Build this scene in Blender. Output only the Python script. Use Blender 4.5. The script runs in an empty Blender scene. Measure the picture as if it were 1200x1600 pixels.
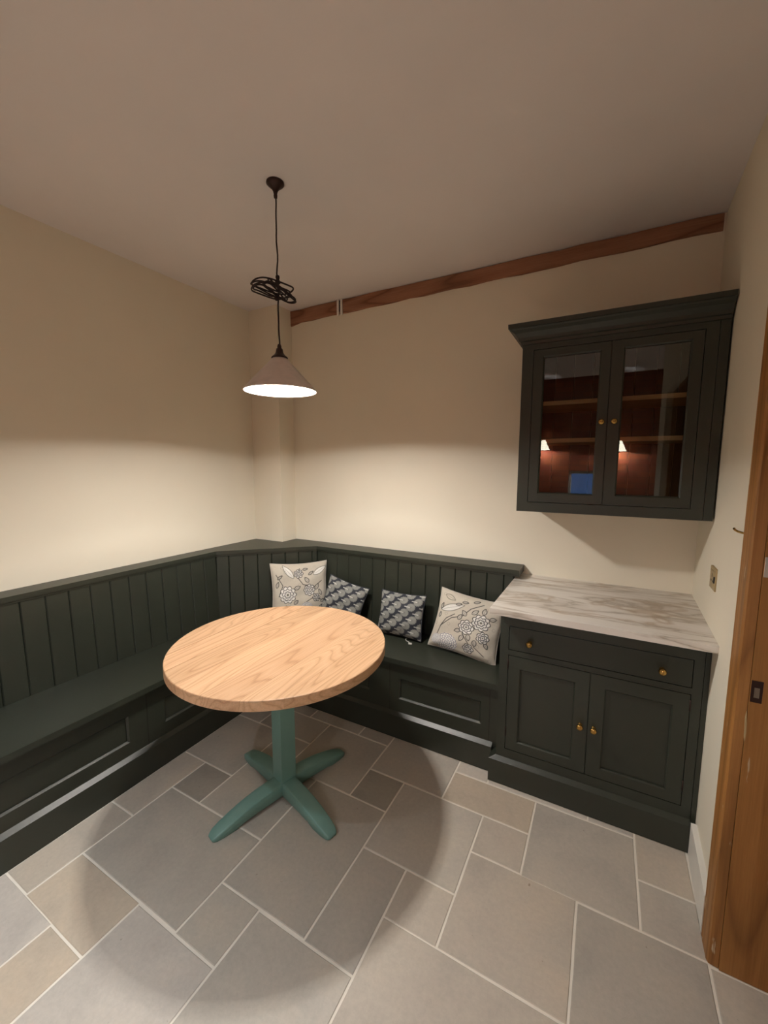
import bpy, bmesh, math, random
import numpy as np
from mathutils import Vector, Matrix

random.seed(7)
SC = bpy.context.scene
COL = SC.collection

# ------------------------------------------------------------------ camera
cam = bpy.data.cameras.new('camera')
cam.sensor_fit = 'VERTICAL'; cam.sensor_height = 24.0
cam.lens = 636.75 * 24.0 / 1600.0
cam.clip_start = 0.02; cam.clip_end = 60
cam_o = bpy.data.objects.new('camera', cam); COL.objects.link(cam_o)
YAW, PIT, ROL = math.radians(28.558), math.radians(-6.596), math.radians(0.167)
fw = Vector((-math.sin(YAW)*math.cos(PIT), math.cos(YAW)*math.cos(PIT), math.sin(PIT)))
rt = Vector((math.cos(YAW), math.sin(YAW), 0)); up = rt.cross(fw)
r2 = rt*math.cos(ROL) + up*math.sin(ROL); u2 = -rt*math.sin(ROL) + up*math.cos(ROL)
m = Matrix((r2, u2, -fw)).transposed().to_4x4(); m.translation = Vector((2.4802, -2.5386, 1.5757))
cam_o.matrix_world = m
SC.camera = cam_o

# ------------------------------------------------------------------ world (dusk), exposure, lamp powers
w = bpy.data.worlds.new('dusk'); SC.world = w; w.use_nodes = True
w.node_tree.nodes['Background'].inputs[0].default_value = (0.16, 0.30, 0.75, 1)
w.node_tree.nodes['Background'].inputs[1].default_value = 1.6
SC.view_settings.view_transform = 'Standard'; SC.view_settings.look = 'None'
SC.view_settings.gamma = 1.0; SC.view_settings.use_curve_mapping = False
SC.view_settings.exposure = 0.12
P_PENDANT, C_PENDANT = 142.0, (1.0, 0.975, 0.94)
P_WALL, C_WALL = 26.0, (0.94, 0.97, 1.0)
P_SPOT, C_SPOT = 122.0, (0.84, 0.92, 1.0)

# ------------------------------------------------------------------ helpers
ORG = {}

def put(o, parent=None):
    COL.objects.link(o)
    if parent: o.parent = parent
    return o

def tag(o, label=None, cat=None, group=None, kind=None):
    if label: o['label'] = label
    if cat: o['category'] = cat
    if group: o['group'] = group
    if kind: o['kind'] = kind
    return o

def thing(name, label, cat, loc, group=None):
    o = bpy.data.objects.new(name, None); o.empty_display_size = 0.1
    put(o); o.location = loc; ORG[o.name] = Vector(loc)
    return tag(o, label, cat, group)

def obj(name, bm, mat, parent=None, smooth=False, origin=None):
    """links a bmesh (world coordinates) as one object; mesh data is stored about the parent's origin (or its own)"""
    po = ORG.get(parent.name, Vector((0, 0, 0))) if parent else Vector((0, 0, 0))
    org = Vector(origin) if origin is not None else po
    bmesh.ops.translate(bm, verts=bm.verts, vec=-org)
    me = bpy.data.meshes.new(name); bm.to_mesh(me); bm.free()
    if smooth:
        for p in me.polygons: p.use_smooth = True
    for mm in (mat if isinstance(mat, (list, tuple)) else [mat]): me.materials.append(mm)
    o = bpy.data.objects.new(name, me); put(o, parent); o.location = org - po
    ORG[o.name] = org
    return o

def BM(): return bmesh.new()

def bevel(bm, w, seg=2, ang=0.5):
    es = [e for e in bm.edges if len(e.link_faces) == 2 and e.calc_face_angle(0) > ang]
    if es: bmesh.ops.bevel(bm, geom=es, offset=w, segments=seg, affect='EDGES', profile=0.5)
    return bm

def box(bm, x0, y0, z0, x1, y1, z1):
    vs = [bm.verts.new((x, y, z)) for x in (x0, x1) for y in (y0, y1) for z in (z0, z1)]
    for f in ((0,1,3,2),(4,6,7,5),(0,4,5,1),(2,3,7,6),(0,2,6,4),(1,5,7,3)):
        bm.faces.new([vs[i] for i in f])
    return bm

def bx(x0, y0, z0, x1, y1, z1, bv=0.0, seg=2):
    bm = box(BM(), x0, y0, z0, x1, y1, z1)
    if bv: bevel(bm, bv, seg)
    return bm

def prism(pts, z0, z1, bm=None, bv=0.0, seg=2):
    """plan polygon (counter-clockwise) extruded"""
    bm = bm or BM()
    a = [bm.verts.new((x, y, z0)) for x, y in pts]; b = [bm.verts.new((x, y, z1)) for x, y in pts]
    n = len(pts)
    bm.faces.new(a[::-1]); bm.faces.new(b)
    for i in range(n): bm.faces.new((a[i], a[(i+1) % n], b[(i+1) % n], b[i]))
    if bv: bevel(bm, bv, seg)
    return bm

def lathe(prof, cx, cy, n=32, bm=None, cap0=False, cap1=False, axis=None, org=None):
    """profile (r,z) revolved about z (or about `axis` at `org`)"""
    bm = bm or BM()
    if axis is None: M = Matrix.Translation((cx, cy, 0))
    else: M = Matrix.Translation(org) @ Vector((0, 0, 1)).rotation_difference(Vector(axis)).to_matrix().to_4x4()
    rings = []
    for r, z in prof:
        rings.append([bm.verts.new(M @ Vector((r*math.cos(2*math.pi*k/n), r*math.sin(2*math.pi*k/n), z))) for k in range(n)])
    for a, b in zip(rings, rings[1:]):
        for k in range(n): bm.faces.new((a[k], a[(k+1) % n], b[(k+1) % n], b[k]))
    if cap0: bm.faces.new(rings[0][::-1])
    if cap1: bm.faces.new(rings[-1])
    return bm

def tube(pts, r, n=8, bm=None, closed=False):
    bm = bm or BM(); pts = [Vector(p) for p in pts]; rings = []; N = len(pts); prev = None
    for i, p in enumerate(pts):
        a = pts[(i-1) % N] if closed or i else pts[i]; b = pts[(i+1) % N] if closed or i < N-1 else pts[i]
        t = (b-a).normalized()
        if prev is None:
            u = t.orthogonal().normalized()
        else:
            u = (prev - t*prev.dot(t)).normalized()
        prev = u; v = t.cross(u)
        rings.append([bm.verts.new(p + (u*math.cos(2*math.pi*k/n) + v*math.sin(2*math.pi*k/n))*r) for k in range(n)])
    for i in range(N if closed else N-1):
        a, b = rings[i], rings[(i+1) % N]
        for k in range(n): bm.faces.new((a[k], a[(k+1) % n], b[(k+1) % n], b[k]))
    if not closed: bm.faces.new(rings[0][::-1]); bm.faces.new(rings[-1])
    return bm

class Plane:
    """local frame: u along, n outwards, z up"""
    def __init__(s, o, U, N): s.o, s.U, s.N = Vector(o), Vector(U), Vector(N)
    def __call__(s, u, n, z): return s.o + s.U*u + s.N*n + Vector((0, 0, z))

def frame(P, u0, u1, z0, z1, openings, t, cham=0.006, dep=0.010, n0=0.0, bm=None):
    """front slab of thickness t with rectangular openings; every opening has a chamfer then a straight reveal of depth dep"""
    bm = bm or BM()
    us = sorted({u0, u1, *[o[0] for o in openings], *[o[1] for o in openings]})
    zs = sorted({z0, z1, *[o[2] for o in openings], *[o[3] for o in openings]})
    cache = {}
    def V(u, n, z):
        k = (round(u, 5), round(n, 5), round(z, 5))
        if k not in cache: cache[k] = bm.verts.new(P(u, n, z))
        return cache[k]
    for a, b in zip(us, us[1:]):
        for c, d in zip(zs, zs[1:]):
            um, zm = (a+b)/2, (c+d)/2
            if any(o[0] < um < o[1] and o[2] < zm < o[3] for o in openings): continue
            bm.faces.new((V(a, n0, c), V(b, n0, c), V(b, n0, d), V(a, n0, d)))
    def loop(A, na, B, nb):
        pa = [(A[0], A[2]), (A[1], A[2]), (A[1], A[3]), (A[0], A[3])]; pb = [(B[0], B[2]), (B[1], B[2]), (B[1], B[3]), (B[0], B[3])]
        for k in range(4):
            q = (k+1) % 4
            bm.faces.new((V(pa[k][0], na, pa[k][1]), V(pb[k][0], nb, pb[k][1]), V(pb[q][0], nb, pb[q][1]), V(pa[q][0], na, pa[q][1])))
    for o in openings:
        i = (o[0]+cham, o[1]-cham, o[2]+cham, o[3]-cham)
        if cham:
            loop(o, n0, i, n0-cham); loop(i, n0-cham, i, n0-dep-cham)
        else: loop(o, n0, o, n0-dep)
    # outer sides
    us2, zs2 = us, zs
    for a, b in zip(us2, us2[1:]):
        for zz in (z0, z1): bm.faces.new((V(a, n0, zz), V(b, n0, zz), V(b, n0-t, zz), V(a, n0-t, zz)))
    for c, d in zip(zs2, zs2[1:]):
        for uu in (u0, u1): bm.faces.new((V(uu, n0, c), V(uu, n0, d), V(uu, n0-t, d), V(uu, n0-t, c)))
    bmesh.ops.recalc_face_normals(bm, faces=bm.faces)
    return bm

def slab(P, u0, u1, z0, z1, n0, n1, bm=None, bv=0.0):
    bm = bm or BM(); vs = [bm.verts.new(P(u, n, z)) for u in (u0, u1) for n in (n0, n1) for z in (z0, z1)]
    for f in ((0,1,3,2),(4,6,7,5),(0,4,5,1),(2,3,7,6),(0,2,6,4),(1,5,7,3)): bm.faces.new([vs[i] for i in f])
    bmesh.ops.recalc_face_normals(bm, faces=bm.faces)
    if bv: bevel(bm, bv)
    return bm

# ------------------------------------------------------------------ materials
def lin(r, g, b):
    f = lambda c: (c/255)/12.92 if c/255 <= 0.04045 else ((c/255+0.055)/1.055)**2.4
    return (f(r), f(g), f(b), 1)

class NT:
    def __init__(s, name):
        s.m = bpy.data.materials.new(name); s.m.use_nodes = True; s.t = s.m.node_tree; s.p = s.t.nodes['Principled BSDF']
    def n(s, ty, **kw):
        x = s.t.nodes.new(ty)
        for k, v in kw.items():
            if k[0] == '_': x.inputs[int(k[1:])].default_value = v
            elif k.startswith('i_'): x.inputs[k[2:].replace('_', ' ')].default_value = v
            else: setattr(x, k, v)
        return x
    def l(s, a, b): s.t.links.new(a, b)
    def coord(s, scale=(1, 1, 1), rot=(0, 0, 0), what='Object', add=None):
        tc = s.n('ShaderNodeTexCoord'); mp = s.n('ShaderNodeMapping')
        mp.inputs['Scale'].default_value = scale; mp.inputs['Rotation'].default_value = rot
        src = tc.outputs[what]
        if add is not None:
            va = s.n('ShaderNodeVectorMath', operation='ADD'); s.l(src, va.inputs[0]); s.l(add, va.inputs[1]); src = va.outputs[0]
        s.l(src, mp.inputs['Vector']); return mp.outputs[0]
    def noise(s, vec, scale, detail=4, rough=0.5, dist=0.0):
        x = s.n('ShaderNodeTexNoise'); x.inputs['Scale'].default_value = scale; x.inputs['Detail'].default_value = detail
        x.inputs['Roughness'].default_value = rough; x.inputs['Distortion'].default_value = dist; s.l(vec, x.inputs['Vector']); return x.outputs['Fac']
    def ramp(s, fac, stops):
        r = s.n('ShaderNodeValToRGB'); e = r.color_ramp.elements
        while len(e) > 1: e.remove(e[0])
        e[0].position, e[0].color = stops[0]
        for p, c in stops[1:]:
            k = e.new(p); k.color = c
        s.l(fac, r.inputs[0]); return r.outputs[0]
    def mix(s, fac, a, b, mode='MIX'):
        x = s.n('ShaderNodeMix', data_type='RGBA', blend_type=mode)
        for v, i in ((fac, 0), (a, 6), (b, 7)):
            if hasattr(v, 'is_output'): s.l(v, x.inputs[i])
            else: x.inputs[i].default_value = v
        return x.outputs[2]
    def bump(s, h, strength, dist=0.01):
        b = s.n('ShaderNodeBump'); b.inputs['Strength'].default_value = strength; b.inputs['Distance'].default_value = dist
        s.l(h, b.inputs['Height']); s.l(b.outputs[0], s.p.inputs['Normal'])
    def fin(s, col=None, rough=None, metal=None, spec=None):
        for v, k in ((col, 'Base Color'), (rough, 'Roughness'), (metal, 'Metallic'), (spec, 'Specular IOR Level')):
            if v is None: continue
            if hasattr(v, 'is_output'): s.l(v, s.p.inputs[k])
            else: s.p.inputs[k].default_value = v
        return s.m

def painted(name, col, rough, bump=0.05, scale=60, spec=0.5):
    t = NT(name); v = t.coord()
    c2 = tuple(min(1, x*1.12) for x in col[:3])+(1,)
    c = t.ramp(t.noise(v, 6, 3), [(0.35, col), (0.7, c2)])
    t.bump(t.noise(v, scale, 3), bump, 0.003)
    return t.fin(c, rough, spec=spec)

def plaster(name, col):
    t = NT(name); v = t.coord()
    c2 = tuple(x*0.965 for x in col[:3])+(1,)
    t.bump(t.noise(v, 14, 5, 0.6), 0.10, 0.006)
    return t.fin(t.ramp(t.noise(v, 2.2, 4), [(0.35, col), (0.7, c2)]), 0.85, spec=0.25)

M_WALL = plaster('cream_plaster', lin(238, 229, 209))
M_CEIL = plaster('white_ceiling', lin(238, 231, 228))
M_GREEN = painted('dark_green_eggshell', lin(43, 47, 38), 0.40, 0.06, 90, 0.55)
M_BASE = painted('mid_green_paint', lin(110, 147, 137), 0.42, 0.10, 70)
M_WHITE = painted('white_gloss', lin(225, 221, 212), 0.4)
M_DARK = painted('dark_interior', lin(30, 26, 24), 0.7)

def m_tile():
    t = NT('limestone_tile'); v = t.coord(what='Object', add=None)
    oi = t.n('ShaderNodeObjectInfo')
    sc = t.n('ShaderNodeVectorMath', operation='SCALE'); cv = t.n('ShaderNodeCombineXYZ')
    t.l(oi.outputs['Random'], cv.inputs[0]); t.l(oi.outputs['Random'], cv.inputs[1])
    t.l(cv.outputs[0], sc.inputs[0]); sc.inputs['Scale'].default_value = 17.0
    v = t.coord(add=sc.outputs[0])
    a = t.ramp(t.noise(v, 3.0, 6, 0.6, 0.6), [(0.30, (0.86, 0.85, 0.84, 1)), (0.5, (1, 0.985, 0.96, 1)), (0.72, (1.10, 1.05, 0.98, 1))])
    b = t.ramp(t.noise(v, 60, 3, 0.7), [(0.3, (0.93, 0.93, 0.93, 1)), (0.7, (1.05, 1.05, 1.05, 1))])
    p = t.ramp(t.noise(v, 38, 2), [(0.20, (0.55, 0.5, 0.45, 1)), (0.255, (1, 1, 1, 1))])
    c = t.mix(1.0, oi.outputs['Color'], a, 'MULTIPLY'); c = t.mix(1.0, c, b, 'MULTIPLY'); c = t.mix(1.0, c, p, 'MULTIPLY')
    t.bump(t.noise(v, 22, 6, 0.65), 0.16, 0.006)
    return t.fin(c, t.ramp(t.noise(v, 5, 3), [(0.3, (0.42,)*3+(1,)), (0.7, (0.58,)*3+(1,))]), spec=0.4)
M_TILE = m_tile()
M_GROUT = painted('pale_grout', lin(222, 214, 200), 0.9, 0.2, 200)

def m_wood(name, dark, mid, light, axis=1, ring=46.0, rough=0.45, rnd=True, stretch=0.55, knots=True, bump=0.04):
    t = NT(name); oi = t.n('ShaderNodeObjectInfo'); cv = t.n('ShaderNodeCombineXYZ')
    for i in range(3): t.l(oi.outputs['Random'], cv.inputs[i])
    sc = t.n('ShaderNodeVectorMath', operation='SCALE'); t.l(cv.outputs[0], sc.inputs[0]); sc.inputs['Scale'].default_value = 9.0 if rnd else 0.0
    s = [1.0, 1.0, 1.0]; s[axis] = 0.13
    v = t.coord(scale=tuple(s), add=sc.outputs[0])
    # cathedral figure: contour lines of a stretched noise
    f = t.noise(v, 3.4, 2, 0.45, 0.25)
    mm = t.n('ShaderNodeMath', operation='MULTIPLY'); t.l(f, mm.inputs[0]); mm.inputs[1].default_value = ring
    fr = t.n('ShaderNodeMath', operation='FRACT'); t.l(mm.outputs[0], fr.inputs[0])
    lines = t.ramp(fr.outputs[0], [(0.0, dark), (0.16, mid), (0.62, light), (0.9, mid), (1.0, dark)])
    s2 = [1.0, 1.0, 1.0]; s2[axis] = 0.022
    v2 = t.coord(scale=tuple(s2), add=sc.outputs[0])
    fine = t.ramp(t.noise(v2, 190, 3, 0.7), [(0.3, (0.86, 0.83, 0.80, 1)), (0.65, (1.06, 1.06, 1.06, 1))])
    broad = t.ramp(t.noise(v, 5, 3), [(0.3, (0.90, 0.88, 0.86, 1)), (0.7, (1.05, 1.05, 1.05, 1))])
    c = t.mix(stretch, mid, lines); c = t.mix(1.0, c, fine, 'MULTIPLY'); c = t.mix(1.0, c, broad, 'MULTIPLY')
    if knots:
        kn = t.ramp(t.noise(t.coord(scale=tuple(0.35 if i == axis else 1.0 for i in range(3)), add=sc.outputs[0]), 9, 1), [(0.22, (0.55, 0.42, 0.32, 1)), (0.265, (1, 1, 1, 1))])
        c = t.mix(1.0, c, kn, 'MULTIPLY')
    c = t.mix(1.0, c, oi.outputs['Color'], 'MULTIPLY')
    t.bump(t.noise(v2, 190, 3, 0.7), bump, 0.002)
    return t.fin(c, rough, spec=0.4)
M_OAK = m_wood('oak_board', lin(176, 132, 96), lin(214, 174, 136), lin(226, 190, 154), 1, 34, 0.42, stretch=0.5)
M_SHELF = m_wood('pale_oak_shelf', lin(214, 178, 126), lin(232, 200, 150), lin(240, 212, 168), 0, 20, 0.5, knots=False)
M_BEAM = m_wood('old_beam', lin(112, 74, 54), lin(152, 106, 80), lin(172, 126, 98), 0, 12, 0.75, stretch=0.7, bump=0.4)
M_PINE = m_wood('worn_pine', lin(116, 76, 32), lin(154, 106, 54), lin(172, 122, 66), 2, 14, 0.5, stretch=0.6, bump=0.2)

def m_scuff():
    """pine with pale paint scuffs (wear)"""
    m = M_PINE.copy(); m.name = 'worn_pine_scuffed'; nt = m.node_tree; p = nt.nodes['Principled BSDF']
    src = p.inputs['Base Color'].links[0].from_socket
    tc = nt.nodes.new('ShaderNodeTexCoord'); mp = nt.nodes.new('ShaderNodeMapping'); mp.inputs['Scale'].default_value = (1, 1, 0.12)
    no = nt.nodes.new('ShaderNodeTexNoise'); no.inputs['Scale'].default_value = 62; no.inputs['Detail'].default_value = 3
    nt.links.new(tc.outputs['Object'], mp.inputs[0]); nt.links.new(mp.outputs[0], no.inputs['Vector'])
    r = nt.nodes.new('ShaderNodeValToRGB'); r.color_ramp.elements[0].position = 0.70; r.color_ramp.elements[1].position = 0.73
    nt.links.new(no.outputs['Fac'], r.inputs[0])
    x = nt.nodes.new('ShaderNodeMix'); x.data_type = 'RGBA'; nt.links.new(r.outputs[0], x.inputs[0]); nt.links.new(src, x.inputs[6]); x.inputs[7].default_value = lin(190, 170, 140)
    nt.links.new(x.outputs[2], p.inputs['Base Color'])
    return m
M_PINE2 = m_scuff()

def m_marble():
    t = NT('veined_marble')
    v = t.coord(scale=(0.42, 2.6, 2.6), rot=(0, 0, math.radians(-7)))
    n1 = t.noise(v, 1.9, 6, 0.55, 0.8)
    base = t.ramp(n1, [(0.28, lin(222, 214, 205)), (0.45, lin(230, 223, 214)), (0.487, lin(208, 198, 186)), (0.503, lin(176, 163, 147)), (0.518, lin(212, 203, 192)), (0.60, lin(232, 225, 217)), (0.80, lin(216, 207, 197))])
    v2 = t.coord(scale=(0.6, 2.2, 2.2), rot=(0, 0, math.radians(16)))
    n2 = t.noise(v2, 1.25, 4, 0.5, 1.1)
    k = t.ramp(n2, [(0.482, (0, 0, 0, 1)), (0.497, (0.6, 0.6, 0.6, 1)), (0.508, (0, 0, 0, 1))])
    c = t.mix(k, base, lin(168, 140, 106))
    return t.fin(c, 0.28, spec=0.5)
M_MARBLE = m_marble()

def m_simple(name, col, rough=0.5, metal=0.0, emit=None, es=0.0, spec=0.5):
    t = NT(name); v = t.coord()
    c2 = tuple(x*0.9 for x in col[:3])+(1,)
    t.fin(t.ramp(t.noise(v, 30, 3), [(0.4, col), (0.7, c2)]), rough, metal, spec)
    if emit: t.p.inputs['Emission Color'].default_value = emit; t.p.inputs['Emission Strength'].default_value = es
    return t.m
M_BRASS = m_simple('brass', lin(200, 160, 90), 0.25, 1.0)
M_BRONZE = m_simple('dark_bronze', lin(62, 44, 40), 0.4, 0.6)
M_CORD = m_simple('brown_flex', lin(44, 30, 30), 0.8)
M_SHADE = m_simple('white_ceramic', lin(226, 210, 200), 0.3)
M_BULB = m_simple('lit_bulb', (1, 0.95, 0.85, 1), 0.3, 0, (1.0, 0.88, 0.68, 1), 18.0)
M_GLOW = m_simple('lit_lamp_glass', (0.9, 0.85, 0.75, 1), 0.3, 0, (1.0, 0.9, 0.72, 1), 9.0)
M_LENS = m_simple('lit_lens', (0.9, 0.9, 0.9, 1), 0.3, 0, (0.93, 0.96, 1.0, 1), 20.0)
M_STEEL = m_simple('worn_steel', lin(150, 140, 130), 0.4, 0.9)
M_PLATE = m_simple('aged_brass_plate', lin(182, 160, 118), 0.4, 0.35)
M_BLACK = m_simple('black_plastic', lin(34, 30, 26), 0.5)
M_TAPE = m_simple('white_card', lin(200, 192, 182), 0.7)
M_SCUFF = m_simple('pale_filler', lin(190, 165, 120), 0.8)

def m_brick():
    t = NT('red_brick'); tc = t.coord(scale=(1, 1, 1), rot=(math.radians(90), 0, 0))
    b = t.n('ShaderNodeTexBrick'); t.l(tc, b.inputs['Vector'])
    b.inputs['Color1'].default_value = lin(150, 78, 44); b.inputs['Color2'].default_value = lin(118, 52, 34); b.inputs['Mortar'].default_value = lin(92, 62, 46)
    b.inputs['Scale'].default_value = 1.0; b.inputs['Brick Width'].default_value = 0.225; b.inputs['Row Height'].default_value = 0.075; b.inputs['Mortar Size'].default_value = 0.006
    return t.fin(b.outputs['Color'], 0.85, spec=0.2)
M_BRICK = m_brick()

def m_pane():
    t = NT('cabinet_glass'); nt = t.t; nt.nodes.remove(t.p)
    tr = t.n('ShaderNodeBsdfTransparent'); gl = t.n('ShaderNodeBsdfGlossy'); gl.inputs['Roughness'].default_value = 0.0
    tr.inputs['Color'].default_value = (0.90, 0.92, 0.90, 1)
    fr = t.n('ShaderNodeFresnel'); fr.inputs['IOR'].default_value = 1.72
    mx = t.n('ShaderNodeMixShader'); t.l(fr.outputs[0], mx.inputs[0]); t.l(tr.outputs[0], mx.inputs[1]); t.l(gl.outputs[0], mx.inputs[2])
    t.l(mx.outputs[0], nt.nodes['Material Output'].inputs[0]); return t.m
M_PANE = m_pane()

def m_print():
    t = NT('printed_linen'); a = t.n('ShaderNodeAttribute', attribute_name='print')
    v = t.coord()
    weave = t.ramp(t.noise(v, 320, 2), [(0.3, (0.90, 0.90, 0.90, 1)), (0.7, (1.04, 1.04, 1.04, 1))])
    t.bump(t.noise(v, 26, 4), 0.22, 0.01)
    return t.fin(t.mix(1.0, a.outputs['Color'], weave, 'MULTIPLY'), 0.9, spec=0.1)
M_PRINT = m_print()

# ------------------------------------------------------------------ the room
ZC = 2.7404
RW = lambda y: 2.899 + 0.0306*y            # right wall line, slightly out of square
YR = -4.35
def struct(name, bm, mat, parent=None): 
    o = obj(name, bm, mat, parent)
    if not parent: o['kind'] = 'structure'
    return o
floor = struct('floor', bx(-0.1, YR-0.1, -0.12, 4.2, 0.1, -0.0022), M_GROUT)
struct('ceiling', bx(-0.1, YR-0.1, ZC, 4.2, 0.1, ZC+0.1), M_CEIL)
struct('wall_back', bx(-0.1, 0, 0, 4.2, 0.1, ZC), M_WALL)
struct('wall_left', bx(-0.1, YR, 0, 0, 0, ZC), M_WALL)
struct('wall_corner', bx(0, -0.1613, 0, 0.284, 0, ZC, 0.006), M_WALL)
struct('wall_right', prism([(RW(-1.03), -1.03), (3.15, -1.03), (3.15, 0), (RW(0), 0)], 0, ZC), M_WALL)
struct('wall_right_front', prism([(RW(-2.25), -2.25), (3.15, -2.25), (3.15, -1.97), (RW(-1.97), -1.97)], 0, ZC), M_WALL)
struct('wall_right_over', prism([(RW(-1.97), -1.97), (3.15, -1.97), (3.15, -1.03), (RW(-1.03), -1.03)], 2.12, ZC), M_WALL)
struct('wall_hall', prism([(4.1, YR), (4.2, YR), (4.2, 0), (4.1, 0)], 0, ZC), M_WALL)
# rear brick wall with a small dusk window (seen only in the cabinet glass)
rb = BM(); wx0, wx1, wz0, wz1 = 2.02, 2.40, 1.12, 1.50
for a in ((-0.1, 0, wx0, ZC), (wx1, 0, 4.2, ZC), (wx0, 0, wx1, wz0), (wx0, wz1, wx1, ZC)):
    box(rb, a[0], YR-0.1, a[1], a[2], YR, a[3])
struct('wall_rear', rb, M_BRICK)
PW = Plane((0, YR-0.03, 0), (1, 0, 0), (0, 1, 0))
win = struct('window_1', frame(PW, wx0, wx1, wz0, wz1, [(wx0+0.03, wx1-0.03, wz0+0.03, wz1-0.03)], 0.04), M_WHITE)
obj('glass_pane', slab(PW, wx0+0.03, wx1-0.03, wz0+0.03, wz1-0.03, -0.03, -0.026), M_PANE, win)

# floor tiles on a 198 x 195.5 mm module
MI, MJ = 0.198, 0.1955
X = lambda i: 0.691 + MI*i
Y = lambda j: -0.85 - MJ*j
BEI, TAN, GRY, MAU, DRK, PAL = (0.50, 0.445, 0.375), (0.51, 0.435, 0.345), (0.45, 0.413, 0.358), (0.47, 0.43, 0.372), (0.35, 0.32, 0.275), (0.54, 0.495, 0.44)
TI = [(-.86,1,0,1.95,MAU), (-.86,0,1.95,3.9,BEI), (-.86,0,3.9,5.88,BEI), (-.86,1,5.88,7.95,PAL), (1,2,5.9,7.95,TAN), (0,2,4.93,5.9,TAN),
 (0,3,2.93,4.93,GRY), (0,1,1.95,2.93,DRK), (1,3,1,2.93,MAU), (1,2,0,1,MAU), (-.86,0,-1.45,0,GRY), (0,2,-1,0,GRY), (0,1.2,-1.45,-1,GRY), (1.2,3,-1.45,-1,MAU), (3,4,-1.45,-1,GRY),
 (2,4,-1,1,GRY), (4,5,0,1,DRK), (4,6,-1.45,0,GRY), (3,5,1,3.95,GRY), (5,7,0,2,MAU), (5,6,2,3.97,GRY), (6,7,2,2.98,BEI), (6,6.83,-1.45,-1,PAL), (6.83,9.1,-1.16,-1,PAL), (9.1,10,-1.16,-1,PAL),
 (6,8,-1,0,TAN), (7,8,0,1,BEI), (8,10,-1,1.03,MAU), (10,10.93,-1.16,0,BEI), (10,10.93,0,1.03,MAU), (7,9,1,2.97,BEI), (9,10.93,1.03,3.97,GRY), (6,9,2.97,5.95,BEI),
 (4,6,3.97,6.0,GRY), (3,4,3.95,4.95,GRY), (2,4,4.95,7.0,PAL), (10.93,13,1.08,3.0,GRY), (10.93,13,3.0,4.97,BEI)]
occ = set()
for a in TI:
    for i in range(round(a[0]), round(a[1])):
        for j in range(round(a[2]), round(a[3])): occ.add((i, j))
shapes = [(2,3),(3,2),(2,2),(2,1),(1,2),(1,1)]
for j in range(-1, 18):
    for i in range(-1, 17):
        if (i, j) in occ or (i >= 11 and j < 1): continue
        random.shuffle(shapes)
        for (a, b) in shapes + [(1, 1)]:
            cells = [(i+p, j+q) for p in range(a) for q in range(b)]
            if all(c not in occ and c[0] < 17 and c[1] < 18 and not (c[0] >= 11 and c[1] < 1) for c in cells):
                occ.update(cells); TI.append((-.86 if i == -1 else i, i+a, j, j+b, random.choice([BEI, TAN, GRY, MAU, PAL]))); break

def tile_bm(x0, y0, x1, y1):
    bm = BM(); g = 0.0038; c = 0.0022; x0 += g; x1 -= g; y0 += g; y1 -= g
    P = []
    for (ax, ay, bx_, by) in ((x0, y0, x1, y0), (x1, y0, x1, y1), (x1, y1, x0, y1), (x0, y1, x0, y0)):
        n = max(1, int(math.hypot(bx_-ax, by-ay)/0.1))
        for k in range(n):
            f = k/n; jx = random.uniform(-.0009, .0009) if k else 0; jy = random.uniform(-.0009, .0009) if k else 0
            P.append((ax+(bx_-ax)*f+jx, ay+(by-ay)*f+jy))
    cx, cy = (x0+x1)/2, (y0+y1)/2
    lo = [bm.verts.new((x, y, -0.011)) for x, y in P]; mid = [bm.verts.new((x, y, -c*0.8)) for x, y in P]
    tp = [bm.verts.new((x-math.copysign(c, x-cx)*(abs(abs(x-cx)-(x1-x0)/2) < .002), y-math.copysign(c, y-cy)*(abs(abs(y-cy)-(y1-y0)/2) < .002), 0)) for x, y in P]
    N = len(P)
    for k in range(N):
        q = (k+1) % N
        bm.faces.new((lo[k], lo[q], mid[q], mid[k])); bm.faces.new((mid[k], mid[q], tp[q], tp[k]))
    bm.faces.new(tp)
    return bm
for (i0, i1, j0, j1, tint) in TI:
    x0, x1, y0, y1 = X(i0), X(i1), Y(j1), Y(j0)
    y0 = max(y0, YR); x1 = min(x1, 4.1)
    o = obj('floor_tile', tile_bm(x0, y0, x1, y1), M_TILE, floor, origin=((x0+x1)/2, (y0+y1)/2, 0))
    k = random.uniform(0.95, 1.05); o.color = (tint[0]*k, tint[1]*k, tint[2]*k, 1)

# timber beam let into the wall head
bm = BM(); N = 26; rows = []
for k in range(N+1):
    x = 0.2845 + (2.889-0.2845)*k/N; zb = 2.643 + (2.662-2.643)*k/N + random.uniform(-.004, .004)
    if k == 0: zb -= 0.012
    yf = -0.012 + random.uniform(-.002, .002)
    rows.append([bm.verts.new((x, 0.0, zb)), bm.verts.new((x, yf, zb+0.002)), bm.verts.new((x, yf-0.001, ZC-0.004+random.uniform(-.003, .003))), bm.verts.new((x, 0.0, ZC-0.001))])
for a, b in zip(rows, rows[1:]):
    for k in range(3): bm.faces.new((a[k], b[k], b[k+1], a[k+1]))
bm.faces.new(rows[0]); bm.faces.new(rows[-1][::-1]); bmesh.ops.recalc_face_normals(bm, faces=bm.faces)
beam = struct('trim_1', bm, M_BEAM); beam['label'] = 'long worn brown timber beam under the ceiling'
clip = thing('cable_bracket', 'small white bracket of two upright strips across the brown ceiling beam', 'bracket', (0.744, -0.014, 2.64))
for x in (0.722, 0.752): obj('strip', bx(x, -0.022, 2.634, x+0.016, -0.012, 2.7395, 0.002), M_WHITE, clip)
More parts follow.
